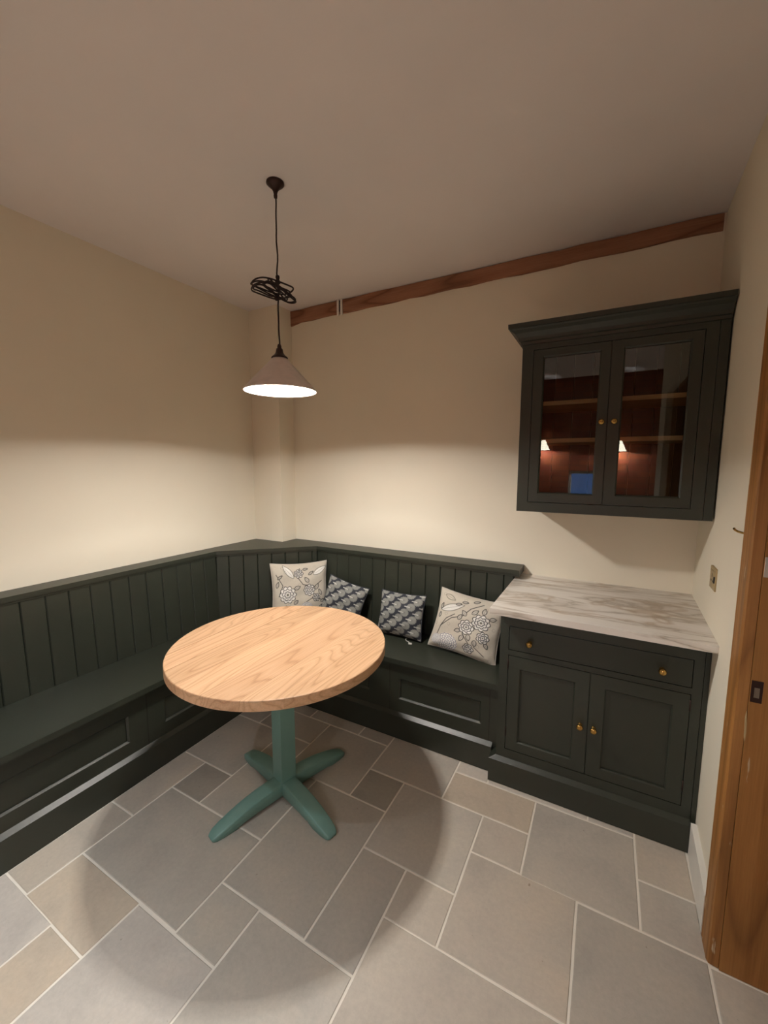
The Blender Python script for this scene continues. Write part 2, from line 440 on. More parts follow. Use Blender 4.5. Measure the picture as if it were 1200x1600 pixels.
obj('back_plate', bx(0.722, -0.0155, 2.66, 0.768, -0.0125, 2.735, 0.0005), M_DARK, clip)

# skirting, socket, door frame on the right
def rw_poly(y0, y1, d0, d1): return [(RW(y0)-d1, y0), (RW(y0)-d0, y0), (RW(y1)-d0, y1), (RW(y1)-d1, y1)]
sk = prism(rw_poly(-0.957, -0.632, 0.0, 0.020), 0.0, 0.142); bevel(sk, 0.003)
struct('baseboard_right', sk, M_WHITE)
struct('baseboard_left', bx(0.0, YR, 0, 0.018, -2.66, 0.142, 0.003), M_WHITE)

door = thing('door_1', 'worn stripped pine door frame at right edge beside the base cabinet', 'door frame', (2.95, -1.05, 0)); door['kind'] = 'structure'
PJ = Plane((0, -1.06, 0), (1, 0, 0), (0, -1, 0))
# architrave: moulded board on the wall face, edge visible towards the camera
prof = [(2.8655, -0.957), (2.853, -0.957), (2.850, -0.966), (2.852, -0.975), (2.849, -0.985), (2.849, -1.040), (2.853, -1.052), (2.8775, -1.056), (2.8775, -1.032), (2.8665, -1.032)]
obj('architrave', prism(prof[::-1], 0, 2.20), M_PINE2, door, origin=(2.86, -1.0, 0))
obj('jamb', prism([(2.8790, -1.060), (3.16, -1.060), (3.16, -1.031), (2.8790, -1.031)], 0, 2.12, bv=0.0015, seg=1), M_PINE2, door, origin=(3.0, -1.05, 0))
obj('jamb', bx(2.879, -1.97, 0, 3.16, -1.941, 2.12, 0.0015), M_PINE, door); obj('head', bx(2.879, -1.941, 2.09, 3.16, -1.06, 2.12), M_PINE, door)
kp = obj('strike_plate', slab(PJ, 2.880, 2.906, 0.90, 0.965, 0.0, 0.002, bv=0.0006), M_BRONZE, door)
obj('latch_hole', slab(PJ, 2.887, 2.899, 0.915, 0.945, 0.0018, 0.0028), M_STEEL, kp)
obj('card_patch', slab(PJ, 2.8795, 2.915, 1.268, 1.325, 0.0, 0.003, bv=0.001), M_TAPE, door)
bm = BM(); sm = [(2.8792, .775), (2.8805, .80), (2.8795, .83), (2.8765, .868), (2.8745, .845), (2.876, .815), (2.8765, .79)]
fa = [bm.verts.new(PJ(u, 0.0008, z)) for u, z in sm]; fb = [bm.verts.new(PJ(u, -0.003, z)) for u, z in sm]
bm.faces.new(fa)
for k in range(len(sm)): bm.faces.new((fa[k], fa[(k+1) % 7], fb[(k+1) % 7], fb[k]))
bmesh.ops.recalc_face_normals(bm, faces=bm.faces)
obj('filler_smear', bm, M_SCUFF, door)
hook = thing('wall_hook', 'small brass hook poking out beside the pine door frame', 'hook', (2.86, -0.955, 1.375))
obj('shank', tube([(2.868, -0.945, 1.372), (2.858, -0.925, 1.371), (2.850, -0.905, 1.372), (2.846, -0.892, 1.375), (2.844, -0.885, 1.379)], 0.0035), M_BRASS, hook, True)
obj('rosette', lathe([(0.0, 0.004), (0.006, 0.004), (0.008, 0.0), (0.008, -0.003)], 0, 0, 16, axis=(-1, 0, 0), org=(2.868, -0.945, 1.372)), M_BRASS, hook, True)
PS = Plane((RW(-0.5), -0.5, 0), (0, -1, 0), (-1, 0, 0.0)); sk_n = 0.0
sock = thing('wall_socket', 'brass plated power socket on the right wall above the marble worktop', 'socket', (RW(-0.505), -0.505, 1.128))
obj('plate', slab(PS, -0.040, 0.052, 1.083, 1.173, -0.002, 0.007, bv=0.002), M_PLATE, sock)
obj('socket_insert', slab(PS, -0.022, 0.034, 1.098, 1.160, 0.006, 0.0085, bv=0.001), M_PLATE, sock)
for (u, z, a, b) in ((0.006, 1.140, 0.005, 0.010), (-0.008, 1.118, 0.008, 0.005), (0.020, 1.118, 0.008, 0.005)):
    obj('pin_hole', slab(PS, u-a/1.4, u+a/1.4, z-b/1.4, z+b/1.4, 0.0080, 0.0090), M_BLACK, sock)
obj('rocker_switch', slab(PS, 0.036, 0.046, 1.115, 1.140, 0.006, 0.011, bv=0.001), M_BLACK, sock)

# ------------------------------------------------------------------ corner bench
bench = thing('corner_bench', 'dark green built-in corner bench with boarded back and moulded capping rail', 'bench', (0.5, -0.5, 0))
ZS = 0.48; YE = -2.62; XE = 2.071
led = [(0, YE), (0.128, YE), (0.128, -0.657), (0.620, -0.165), (XE, -0.165), (XE, -0.001), (0.285, -0.001), (0.285, -0.1625), (0.001, -0.1625)]
led[0] = (0.001, YE)
bm = prism(led, 0.951, 0.976); bevel(bm, 0.007, 3)
obj('capping_rail', bm, M_GREEN, bench)
led2 = [(0.001, YE), (0.121, YE), (0.121, -0.654), (0.617, -0.158), (XE, -0.158), (XE, -0.001), (0.285, -0.001), (0.285, -0.1625), (0.001, -0.1625)]
obj('rail_moulding', prism(led2, 0.938, 0.9515, bv=0.004), M_GREEN, bench)
bm = prism([(0.03, YE), (0.546, YE), (0.546, -0.572), (XE, -0.572), (XE, -0.03), (0.62, -0.03), (0.03, -0.60)], 0.452, ZS); bevel(bm, 0.006, 3)
obj('seat', bm, M_GREEN, bench)

def boards(p0, p1, cuts, top, bot):
    """tongue-and-groove boards along the plan line p0-p1 (top line); bottom pushed outwards by bot"""
    a, b = Vector(p0+(0,)), Vector(p1+(0,)); U = (b-a).normalized(); Nn = Vector((U.y, -U.x, 0))
    for s0, s1 in zip(cuts, cuts[1:]):
        g, c, d, t = 0.0007, 0.0042, 0.0045, 0.014
        sec = [(s0+g, -t), (s0+g, -d), (s0+g+c, 0), (s1-g-c, 0), (s1-g, -d), (s1-g, -t)]
        bm = BM(); L = []
        for z, off in ((ZS-0.004, bot), (top, 0.0)):
            L.append([bm.verts.new(a + U*s + Nn*(n+off) + Vector((0, 0, z))) for s, n in sec])
        for k in range(6):
            q = (k+1) % 6; bm.faces.new((L[0][k], L[0][q], L[1][q], L[1][k]))
        bm.faces.new(L[0][::-1]); bm.faces.new(L[1]); bmesh.ops.recalc_face_normals(bm, faces=bm.faces)
        obj('back_board', bm, M_GREEN, bench)
Lp, Rp = (0.115, -0.649), (0.614, -0.150)
dl = math.hypot(Rp[0]-Lp[0], Rp[1]-Lp[1])
boards(Lp, Rp, [0]+[0.084+0.097*k for k in range(7)]+[dl], 0.945, 0.013)
boards((Rp[0], -0.150), (XE, -0.150), [0]+[1.588-0.614+0.099*k for k in range(-9, 5)]+[2.0385-0.614], 0.945, 0.020)
boards((0.115, YE), (0.115, -0.649), sorted([(-0.649-YE)-0.099*k for k in range(0, 20)]+[0.0]), 0.945, 0.022)
bm = BM()   # backing behind the boards
prism([(0.02, YE), (0.09, YE), (0.09, -0.64), (0.60, -0.128), (2.0385, -0.128), (2.0385, -0.02), (0.30, -0.02), (0.02, -0.30)], ZS-0.02, 0.938, bm)
obj('backing', bm, M_GREEN, bench)
PL = Plane((0.50, 0, 0), (0, 1, 0), (1, 0, 0)); PB = Plane((0, -0.548, 0), (1, 0, 0), (0, -1, 0))
opsL = [(-2.10, -1.502, 0.218, 0.356), (-1.318, -0.74, 0.218, 0.356)]
obj('front_frame', frame(PL, YE, -0.548, 0.03, 0.4525, opsL, 0.03, 0.008, 0.006), M_GREEN, bench)
for o in opsL: obj('front_panel', slab(PL, o[0]+.006, o[1]-.006, o[2]+.006, o[3]-.006, -0.022, -0.0125), M_GREEN, bench)
opsB = [(0.70, 1.30, 0.231, 0.356), (1.497, 1.975, 0.231, 0.356)]
obj('front_frame', frame(PB, 0.50, XE, 0.03, 0.4525, opsB, 0.03, 0.008, 0.006), M_GREEN, bench)
for o in opsB: obj('front_panel', slab(PB, o[0]+.006, o[1]-.006, o[2]+.006, o[3]-.006, -0.022, -0.0125), M_GREEN, bench)
for u in (1.438, 2.019): obj('lid_joint', slab(PB, u-0.0012, u+0.0012, 0.15, 0.44, -0.001, 0.0008), M_DARK, bench)
for u in (-1.41,): obj('lid_joint', slab(PL, u-0.0012, u+0.0012, 0.16, 0.44, -0.001, 0.0008), M_DARK, bench)
# under-seat moulding
obj('seat_moulding', prism([(0.40, YE), (0.522, YE), (0.522, -0.562), (XE, -0.562), (XE, -0.45), (0.40, -0.45)], 0.440, 0.4525, bv=0.004), M_GREEN, bench)
def plinth(pts_out, pts_in, top, name, parent):
    """outer polyline at floor; chamfered top running back to the inner polyline"""
    bm = BM(); lo = [bm.verts.new((x, y, 0)) for x, y in pts_out]; hi = [bm.verts.new((x, y, top-0.016)) for x, y in pts_out]; inn = [bm.verts.new((x, y, top)) for x, y in pts_in]
    bk = [bm.verts.new((x, y, 0)) for x, y in pts_in]
    for k in range(len(pts_out)-1):
        bm.faces.new((lo[k], lo[k+1], hi[k+1], hi[k])); bm.faces.new((hi[k], hi[k+1], inn[k+1], inn[k])); bm.faces.new((inn[k], inn[k+1], bk[k+1], bk[k]))
    for k in (0, len(pts_out)-1): bm.faces.new((lo[k], hi[k], inn[k], bk[k]))
    bmesh.ops.recalc_face_normals(bm, faces=bm.faces)
    return obj(name, bm, M_GREEN, parent)
plinth([(0.5215, YE), (0.5215, -0.570), (2.0385, -0.570)], [(0.4995, YE), (0.4995, -0.5475), (2.0385, -0.5475)], 0.152, 'plinth', bench)

# ------------------------------------------------------------------ base cabinet
cab = thing('base_cabinet', 'dark green base cabinet with a drawer over two panelled doors', 'cabinet', (2.47, -0.3, 0))
PC = Plane((0, -0.605, 0), (1, 0, 0), (0, -1, 0)); XR = 2.8795
obj('carcass', bx(2.073, -0.585, 0.02, XR-0.002, -0.004, 0.8905), M_GREEN, cab)
obj('face_frame', frame(PC, 2.072, 2.8605, 0.02, 0.8910, [(2.112, 2.8275, 0.694, 0.813), (2.112, 2.8275, 0.180, 0.668)], 0.021, 0.0, 0.019), M_GREEN, cab)
obj('filler_strip', slab(PC, 2.8625, XR, 0.02, 0.8910, -0.02, -0.0015), M_GREEN, cab)
def knob(P, u, z, n0, parent, s=1.0, mat=None):
    pr = [(0.0095, 0.0), (0.0095, 0.003), (0.0055, 0.006), (0.0050, 0.013), (0.0100, 0.017), (0.0138, 0.022), (0.0140, 0.026), (0.0110, 0.031), (0.005, 0.0335), (0.0, 0.034)]
    c = P(u, n0, z)
    return obj('knob', lathe([(r*s, h*s) for r, h in pr], 0, 0, 20, axis=P.N, org=c), mat or M_BRASS, parent, True)
dr = obj('drawer', slab(PC, 2.1145, 2.825, 0.6965, 0.8105, -0.018, 0.0, bv=0.0012), M_GREEN, cab)
knob(PC, 2.209, 0.748, 0, dr, 1.05); knob(PC, 2.724, 0.748, 0, dr, 1.05)
for (a, b, ku) in ((2.1145, 2.4665, 2.438), (2.4695, 2.825, 2.493)):
    op = (a+0.053, b-0.057, 0.228, 0.607) if a < 2.3 else (a+0.057, b-0.053, 0.228, 0.607)
    d = obj('door', frame(PC, a, b, 0.1835, 0.6655, [op], 0.018, 0.005, 0.006), M_GREEN, cab)
    obj('door_panel', slab(PC, op[0]+.003, op[1]-.003, op[2]+.003, op[3]-.003, -0.018, -0.0105), M_GREEN, d)
    knob(PC, ku, 0.413, 0, d)
    hx = a-0.0012 if a < 2.3 else b+0.0012
    for z in (0.25, 0.60): obj('hinge', tube([PC(hx, 0.001, z), PC(hx, 0.001, z+0.045)], 0.0026), M_BRONZE, d, True)
plinth([(2.0395, -0.45), (2.0395, -0.627), (2.8605, -0.627)], [(2.0705, -0.45), (2.0705, -0.604), (2.8605, -0.604)], 0.135, 'plinth', cab)
obj('plinth_end', bx(2.8605, -0.62, 0.0, 2.8785, -0.5, 0.13), M_GREEN, cab)
wt = [(2.0400, -0.001), (2.0400, -0.7035), (RW(-0.7035)-0.0005, -0.7035), (RW(0)-0.0005, -0.001)]
wtop = obj('worktop', prism(wt, 0.8915, 0.920, bv=0.002), M_MARBLE, None, origin=(2.45, -0.35, 0.8915))
tag(wtop, 'pale marble worktop with brown veins on the dark green base cabinet', 'worktop')

# ------------------------------------------------------------------ wall cabinet
wc = thing('wall_cabinet', 'dark green glazed wall cabinet with cornice and two glass doors', 'cabinet', (2.48, -0.2, 1.345))
PG = Plane((0, -0.40, 0), (1, 0, 0), (0, -1, 0)); a, b, z0, z1 = 2.085, 2.8865, 1.345, 2.20
bb = b-0.004
bm = BM(); box(bm, a, -0.38, z0, a+0.018, -0.001, z1); box(bm, bb-0.018, -0.38, z0, bb, -0.001, z1); box(bm, a+0.018, -0.38, z0, bb-0.018, -0.001, z0+0.02); box(bm, a+0.018, -0.38, z1-0.02, bb-0.018, -0.001, z1)
obj('carcass', bm, M_GREEN, wc)
for k in range(8):
    u0 = a+0.018+k*(bb-a-0.036)/8; u1 = u0+(bb-a-0.036)/8
    obj('back_board', bx(u0+.001, -0.014, z0+0.02, u1-.001, -0.002, z1-0.02, 0.003, 1), M_GREEN, wc)
obj('face_frame', frame(PG, a, 2.845, z0, z1, [(2.136, 2.801, 1.392, 2.128)], 0.02, 0.0, 0.0195), M_GREEN, wc)
obj('filler_strip', slab(PG, 2.847, 2.8795, z0, z1, -0.03, -0.002), M_GREEN, wc)
for (u0, u1, p0, p1, ku) in ((2.1385, 2.4665, 2.187, 2.423, 2.4445), (2.4695, 2.7985, 2.522, 2.756, 2.4955)):
    d = obj('door', frame(PG, u0, u1, 1.3945, 2.1255, [(p0-.006, p1+.006, 1.436, 2.094)], 0.020, 0.006, 0.013), M_GREEN, wc)
    obj('glass_pane', slab(PG, p0-.002, p1+.002, 1.44, 2.09, -0.0155, -0.0125), M_PANE, d)
    knob(PG, ku, 1.772, 0, d, 0.92, M_BRASS)
    if u0 < 2.3: obj('meeting_strip', slab(PG, 2.452, 2.482, 1.3945, 2.1255, -0.030, -0.0215), M_GREEN, d)
for z in (1.697, 1.880): obj('shelf', bx(a+0.0185, -0.335, z-0.010, bb-0.0185, -0.015, z+0.010, 0.0015), M_SHELF, wc, origin=(2.47, -0.17, z))
# cornice: moulded profile swept along front and left return with a mitre
pr = [(0.0, 2.155), (0.006, 2.155), (0.008, 2.168), (0.016, 2.172), (0.020, 2.185), (0.034, 2.205), (0.050, 2.216), (0.053, 2.222), (0.060, 2.224), (0.061, 2.244), (0.0, 2.244)]
bm = BM(); L0, L1, L2 = [], [], []
for d, z in pr:
    L0.append(bm.verts.new((a-d, -0.001, z))); L1.append(bm.verts.new((a-d, -0.40-d, z))); L2.append(bm.verts.new((2.8795, -0.40-d, z)))
for A, B in ((L0, L1), (L1, L2)):
    for k in range(len(pr)):
        q = (k+1) % len(pr); bm.faces.new((A[k], A[q], B[q], B[k]))
bm.faces.new(L0[::-1]); bm.faces.new(L2); bmesh.ops.recalc_face_normals(bm, faces=bm.faces)
obj('cornice', bm, M_GREEN, wc)
obj('top_board', bx(a, -0.40, 2.2005, 2.8795, -0.002, 2.24), M_GREEN, wc)

# ------------------------------------------------------------------ round table
TC = Vector((1.195, -1.175)); TR = 0.484; ZT = 0.76; TH = 0.042
tab = thing('round_table', 'round oak topped pedestal table with a green four footed base', 'table', (TC.x, TC.y, 0))
xs = [-TR, -0.335, -0.21, -0.075, 0.06, 0.205, 0.335, TR]
tints = [(0.98, .97, .96), (1.03, 1.01, 1.0), (0.95, .94, .92), (1.04, 1.03, 1.02), (0.97, .95, .94), (1.02, 1.02, 1.01), (0.99, .98, .95)]
for (u0, u1), tn in zip(zip(xs, xs[1:]), tints):
    n = 18; pts = []
    g = 0.00015
    a0, a1 = max(-1, (u0+g)/TR), min(1, (u1-g)/TR)
    for k in range(n+1):
        u = a0+(a1-a0)*k/n if 0 < k < n else (a0 if k == 0 else a1)
        th = math.acos(a0)+(math.acos(a1)-math.acos(a0))*k/n
        pts.append((TR*math.cos(th), -TR*math.sin(th)))
    top = [(x, -y) for x, y in reversed(pts)]
    poly = pts + [q for q in top if q not in pts]
    # drop duplicates at the extreme ends
    out = []
    for q in poly:
        if not out or math.hypot(q[0]-out[-1][0], q[1]-out[-1][1]) > 1e-4: out.append(q)
    if math.hypot(out[0][0]-out[-1][0], out[0][1]-out[-1][1]) < 1e-4: out.pop()
    bm = BM(); rings = []
    for dr_, z in ((0.003, ZT-TH), (0.0, ZT-TH+0.003), (0.0, ZT-0.004), (0.0012, ZT-0.0012), (0.004, ZT)):
        ring = []
        for x, y in out:
            r = math.hypot(x, y); on = r > TR-1e-3
            f = (TR-dr_)/TR if on else 1.0
            xx, yy = x*f, y*f
            if on: xx = min(max(xx, u0+g), u1-g)
            ring.append(bm.verts.new((TC.x+xx, TC.y+yy, z)))
        rings.append(ring)
    m_ = len(out)
    for A, B in zip(rings, rings[1:]):
        for k in range(m_): bm.faces.new((A[k], A[(k+1) % m_], B[(k+1) % m_], B[k]))
    bm.faces.new(rings[0][::-1]); bm.faces.new(rings[-1])
    o = obj('tabletop_board', bm, M_OAK, tab, origin=(TC.x+(u0+u1)/2, TC.y, ZT-TH)); o.color = (*tn, 1)
A0 = math.radians(-15.0); HS = 0.0385
def rot(u, v): return (TC.x+u*math.cos(A0)-v*math.sin(A0), TC.y+u*math.sin(A0)+v*math.cos(A0))
obj('column', prism([rot(-HS, -HS), rot(HS, -HS), rot(HS, HS), rot(-HS, HS)], 0.02, ZT-TH-0.012, bv=0.003), M_BASE, tab)
obj('top_plate', prism([rot(-0.20, -0.05), rot(0.20, -0.05), rot(0.20, 0.05), rot(-0.20, 0.05)], ZT-TH-0.0125, ZT-TH, bv=0.003), M_BASE, tab)
prof = [(HS-0.002, 0.016, 0.080, 1.0), (0.075, 0.016, 0.078, 1.0), (0.13, 0.016, 0.074, 1.0), (0.19, 0.014, 0.066, 1.0), (0.235, 0.010, 0.057, 0.98), (0.262, 0.002, 0.050, 0.96), (0.27, 0.0, 0.048, 0.95), (0.315, 0.0, 0.036, 0.90), (0.345, 0.0, 0.026, 0.80), (0.358, 0.001, 0.019, 0.66), (0.365, 0.005, 0.013, 0.5)]
for q in range(4):
    an = A0+q*math.pi/2; bm = BM(); R = []
    for d, zl, zh, wf in prof:
        hw = 0.0365*wf; b_ = min(0.006, (zh-zl)*0.25)
        sec = [(-hw, zl+b_*.3), (-hw+b_*.3, zl), (hw-b_*.3, zl), (hw, zl+b_*.3), (hw, zh-b_), (hw-b_*.35, zh-b_*.35), (hw-b_, zh), (-hw+b_, zh), (-hw+b_*.35, zh-b_*.35), (-hw, zh-b_)]
        R.append([bm.verts.new((TC.x+d*math.cos(an)-v*math.sin(an), TC.y+d*math.sin(an)+v*math.cos(an), z)) for v, z in sec])
    for A, B in zip(R, R[1:]):
        for k in range(10): bm.faces.new((A[k], A[(k+1) % 10], B[(k+1) % 10], B[k]))
    bm.faces.new(R[0][::-1]); bm.faces.new(R[-1]); bmesh.ops.recalc_face_normals(bm, faces=bm.faces)
    o = obj('foot', bm, M_BASE, tab, True)
    mod = o.modifiers.new('edge', 'EDGE_SPLIT'); mod.split_angle = math.radians(50)

# ------------------------------------------------------------------ pendant lamp
PX, PY = 1.200, -1.141
pen = thing('pendant_lamp', 'lit pendant lamp with white cone shade and coiled cord over the table', 'lamp', (PX, PY, ZC))
obj('ceiling_rose', lathe([(0.036, ZC), (0.037, ZC-0.006), (0.030, ZC-0.013), (0.018, ZC-0.022), (0.010, ZC-0.034), (0.007, ZC-0.046), (0.008, ZC-0.050), (0.007, ZC-0.060), (0.0, ZC-0.062)], PX, PY, 32, cap0=True), M_BRONZE, pen, True)
pts = []
for k in range(25):
    z = ZC-0.058 + (2.083-(ZC-0.058))*k/24
    pts.append((PX+0.0022*math.sin(k*0.9), PY+0.002*math.cos(k*1.3), z))
obj('cord', tube(pts, 0.0032, 8), M_CORD, pen, True)
random.seed(3); bm = BM()
def loop(cx, cy, cz, rx, ry, ang, tilt, tdir, n=40):
    P = []
    for k in range(n):
        t = 2*math.pi*k/n; x, y = rx*math.cos(t), ry*math.sin(t)
        X_ = x*math.cos(ang)-y*math.sin(ang); Y_ = x*math.sin(ang)+y*math.cos(ang)
        z = (X_*math.cos(tdir)+Y_*math.sin(tdir))*math.tan(tilt) + 0.004*math.sin(3*t+ang)
        P.append((PX+cx+X_, PY+cy+Y_, cz+z))
    tube(P, 0.0034, 7, bm, True)
cr = math.radians(28.5)     # loops sag away from the cord
for i, (cx, cz, rx, ry, tl) in enumerate([(-0.022, 2.332, 0.088, 0.070, -0.12), (-0.028, 2.318, 0.084, 0.060, -0.26), (-0.030, 2.312, 0.080, 0.074, -0.06), (0.006, 2.308, 0.066, 0.080, -0.40), (0.010, 2.304, 0.064, 0.068, -0.48), (-0.048, 2.314, 0.058, 0.045, -0.20), (0.000, 2.318, 0.030, 0.060, -0.7)]):
    loop(cx*math.cos(cr), cx*math.sin(cr), cz, rx, ry, cr+random.uniform(-.25, .25), tl, cr)
lathe([(0.002, 2.378), (0.008, 2.374), (0.009, 2.366), (0.006, 2.360), (0.011, 2.352), (0.012, 2.345), (0.004, 2.338)], PX, PY, 14, bm)
lathe([(0.002, 2.292), (0.009, 2.288), (0.010, 2.280), (0.004, 2.274)], PX-0.006, PY-0.004, 14, bm)
obj('cord_coil', bm, M_CORD, pen, True)
obj('shade_holder', lathe([(0.0, 2.094), (0.006, 2.094), (0.009, 2.086), (0.009, 2.078), (0.014, 2.074), (0.016, 2.062), (0.018, 2.056), (0.024, 2.048), (0.034, 2.040), (0.036, 2.036), (0.030, 2.034)], PX, PY, 32), M_BRONZE, pen, True)
sp = [(0.029, 2.036), (0.060, 2.003), (0.105, 1.955), (0.145, 1.912), (0.156, 1.900), (0.1575, 1.895), (0.156, 1.8935), (0.1535, 1.896), (0.142, 1.909), (0.102, 1.952), (0.057, 2.000), (0.029, 2.030), (0.0, 2.030)]
sh = obj('shade', lathe(sp, PX, PY, 64), M_SHADE, pen, True)
obj('lamp_socket', lathe([(0.0, 2.0295), (0.018, 2.0295), (0.018, 1.995), (0.0, 1.995)], PX, PY, 20), M_BRONZE, pen, True)
ZB = 1.958
def add_bulb(parent, c, r, power, col, mat, name='bulb'):
    prof_ = [(0.0, -r)] + [(r*math.sin(t), -r*math.cos(t)) for t in [0.25*k for k in range(1, 10)]] + [(r*0.55, r*0.95), (r*0.5, r*1.3)]
    o = obj(name, lathe([(max(0.0, x), c[2]+z) for x, z in prof_], c[0], c[1], 24), mat, parent, True)
    o.visible_shadow = True
    return o
bulb = add_bulb(pen, (PX, PY, ZB), 0.030, 0, None, M_BULB)   # frosted bulb, just inside its light's own radius
def lamp(parent, c, power, col, rad):
    L = bpy.data.lights.new('bulb_light', 'POINT'); L.energy = power; L.color = col; L.shadow_soft_size = rad
    o = bpy.data.objects.new('bulb_light', L); put(o, parent); o.location = Vector(c)-ORG[parent.name]
    return o
lamp(pen, (PX, PY, ZB), P_PENDANT, C_PENDANT, 0.040)

# wall lamps on the rear brick wall (their reflections show in the cabinet glass)
def wall_lamp(x, z, label, power):
    t = thing('wall_lamp', label, 'lamp', (x, YR, z), 'lamps on the brick wall')
    obj('backplate', lathe([(0.0, 0.012), (0.035, 0.012), (0.042, 0.004), (0.042, 0.0)], 0, 0, 24, axis=(0, 1, 0), org=(x, YR, z+0.02)), M_BRASS, t, True)
    obj('arm', tube([(x, YR+0.01, z+0.02), (x, YR+0.07, z+0.03), (x, YR+0.12, z+0.06), (x, YR+0.14, z+0.075)], 0.006), M_BRASS, t, True)
    obj('shade', lathe([(0.022, z+0.085), (0.080, z-0.045), (0.078, z-0.045), (0.020, z+0.083)], x, YR+0.14, 32), M_GLOW, t, True)
    lamp(t, (x, YR+0.14, z-0.033), power, C_WALL, 0.008)
wall_lamp(1.70, 1.83, 'small glowing cone wall lamp on the brick wall, mirrored in the left glass door', P_WALL)
wall_lamp(2.60, 1.80, 'small glowing cone wall lamp on the brick wall, mirrored in the right glass door', P_WALL)

# cool kitchen downlights in the ceiling behind the viewpoint
def downlight(x, y, k):
    t = thing('downlight', 'round recessed ceiling downlight of the kitchen behind the viewpoint', 'lamp', (x, y, ZC), 'kitchen downlights')
    obj('trim_ring', lathe([(0.030, ZC-0.001), (0.032, ZC-0.004), (0.044, ZC-0.004), (0.047, ZC-0.0005)], x, y, 32), M_WHITE, t, True)
    obj('lens', lathe([(0.0, ZC-0.002), (0.030, ZC-0.002)], x, y, 24), M_LENS, t)
    L = bpy.data.lights.new('downlight_beam', 'SPOT'); L.energy = P_SPOT*k; L.color = C_SPOT; L.shadow_soft_size = 0.03; L.spot_size = math.radians(84); L.spot_blend = 1.0
    o = bpy.data.objects.new('downlight_beam', L); put(o, t); o.location = (0, 0, -0.012)
for x, y, k in ((0.90, -2.85, 1.0), (2.05, -2.95, 0.5)): downlight(x, y, k)

# ------------------------------------------------------------------ cushions
def smooth(d, w): return np.clip(0.5 - d/w, 0, 1)
def over(c, m_, col): return c*(1-m_[..., None]) + np.array(col[:3])*m_[..., None]
def dist_poly(U, V, pts):
    d = np.full(U.shape, 9.0)
    for (x0, y0), (x1, y1) in zip(pts, pts[1:]):
        dx, dy = x1-x0, y1-y0; t = np.clip(((U-x0)*dx+(V-y0)*dy)/(dx*dx+dy*dy+1e-9), 0, 1)
        d = np.minimum(d, np.hypot(U-x0-t*dx, V-y0-t*dy))
    return d
INK, WHT, LIL, GRN = lin(46, 44, 48), lin(236, 232, 224), lin(70, 76, 112), lin(120, 117, 104)
def bloom(c, U, V, cx, cy, R, n, ink=INK, fill=WHT):
    x, y = U-cx, V-cy; r = np.hypot(x, y); th = np.arctan2(y, x)
    for k, (f, nn, ph) in enumerate(((1.0, n, 0.0), (0.68, n-1, 0.5), (0.38, max(4, n-3), 0.2))):
        b = R*f*(0.80+0.20*np.abs(np.cos((th+ph)*nn/2)))
        c = over(c, smooth(r-b, 0.012), fill)
        c = over(c, smooth(np.abs(r-b)-0.0065, 0.008), ink)
        sep = np.abs(np.sin((th+ph)*nn/2+math.pi/2))*r
        c = over(c, smooth(sep-0.0055, 0.008)*(r < b)*(r > R*f*0.62), ink)
    return over(c, smooth(r-R*0.14, 0.01), GRN)
def dahlia(c, U, V, cx, cy, R, ink=LIL):
    x, y = U-cx, V-cy; r = np.hypot(x, y); th = np.arctan2(y, x)
    c = over(c, smooth(r-R, 0.01), WHT)
    k = r/R*5.0; ring = np.floor(k); n = 6+3*ring
    ph = th*n/(2*math.pi)+0.5*ring; w_ = np.abs((ph % 1)-0.5)
    edge = np.abs((k % 1) - (0.95-1.3*w_*w_*2))
    return over(c, smooth(edge-0.17, 0.16)*(r < R*1.02), ink)
def leaf(c, U, V, cx, cy, L, W, ang, ink=INK, fill=None):
    x = (U-cx)*math.cos(ang)+(V-cy)*math.sin(ang); y = -(U-cx)*math.sin(ang)+(V-cy)*math.cos(ang)
    t = np.clip(x/L, -1, 1); h = W*(1-t*t)*(1-0.25*t); ins = (np.abs(x) < L)
    d = np.abs(y)-h
    if fill is not None: c = over(c, smooth(d, 0.008)*ins, fill)
    c = over(c, smooth(np.abs(d)-0.006, 0.008)*ins, ink)
    return over(c, smooth(np.abs(y)-0.002, 0.005)*(np.abs(x) < L*0.8), ink)
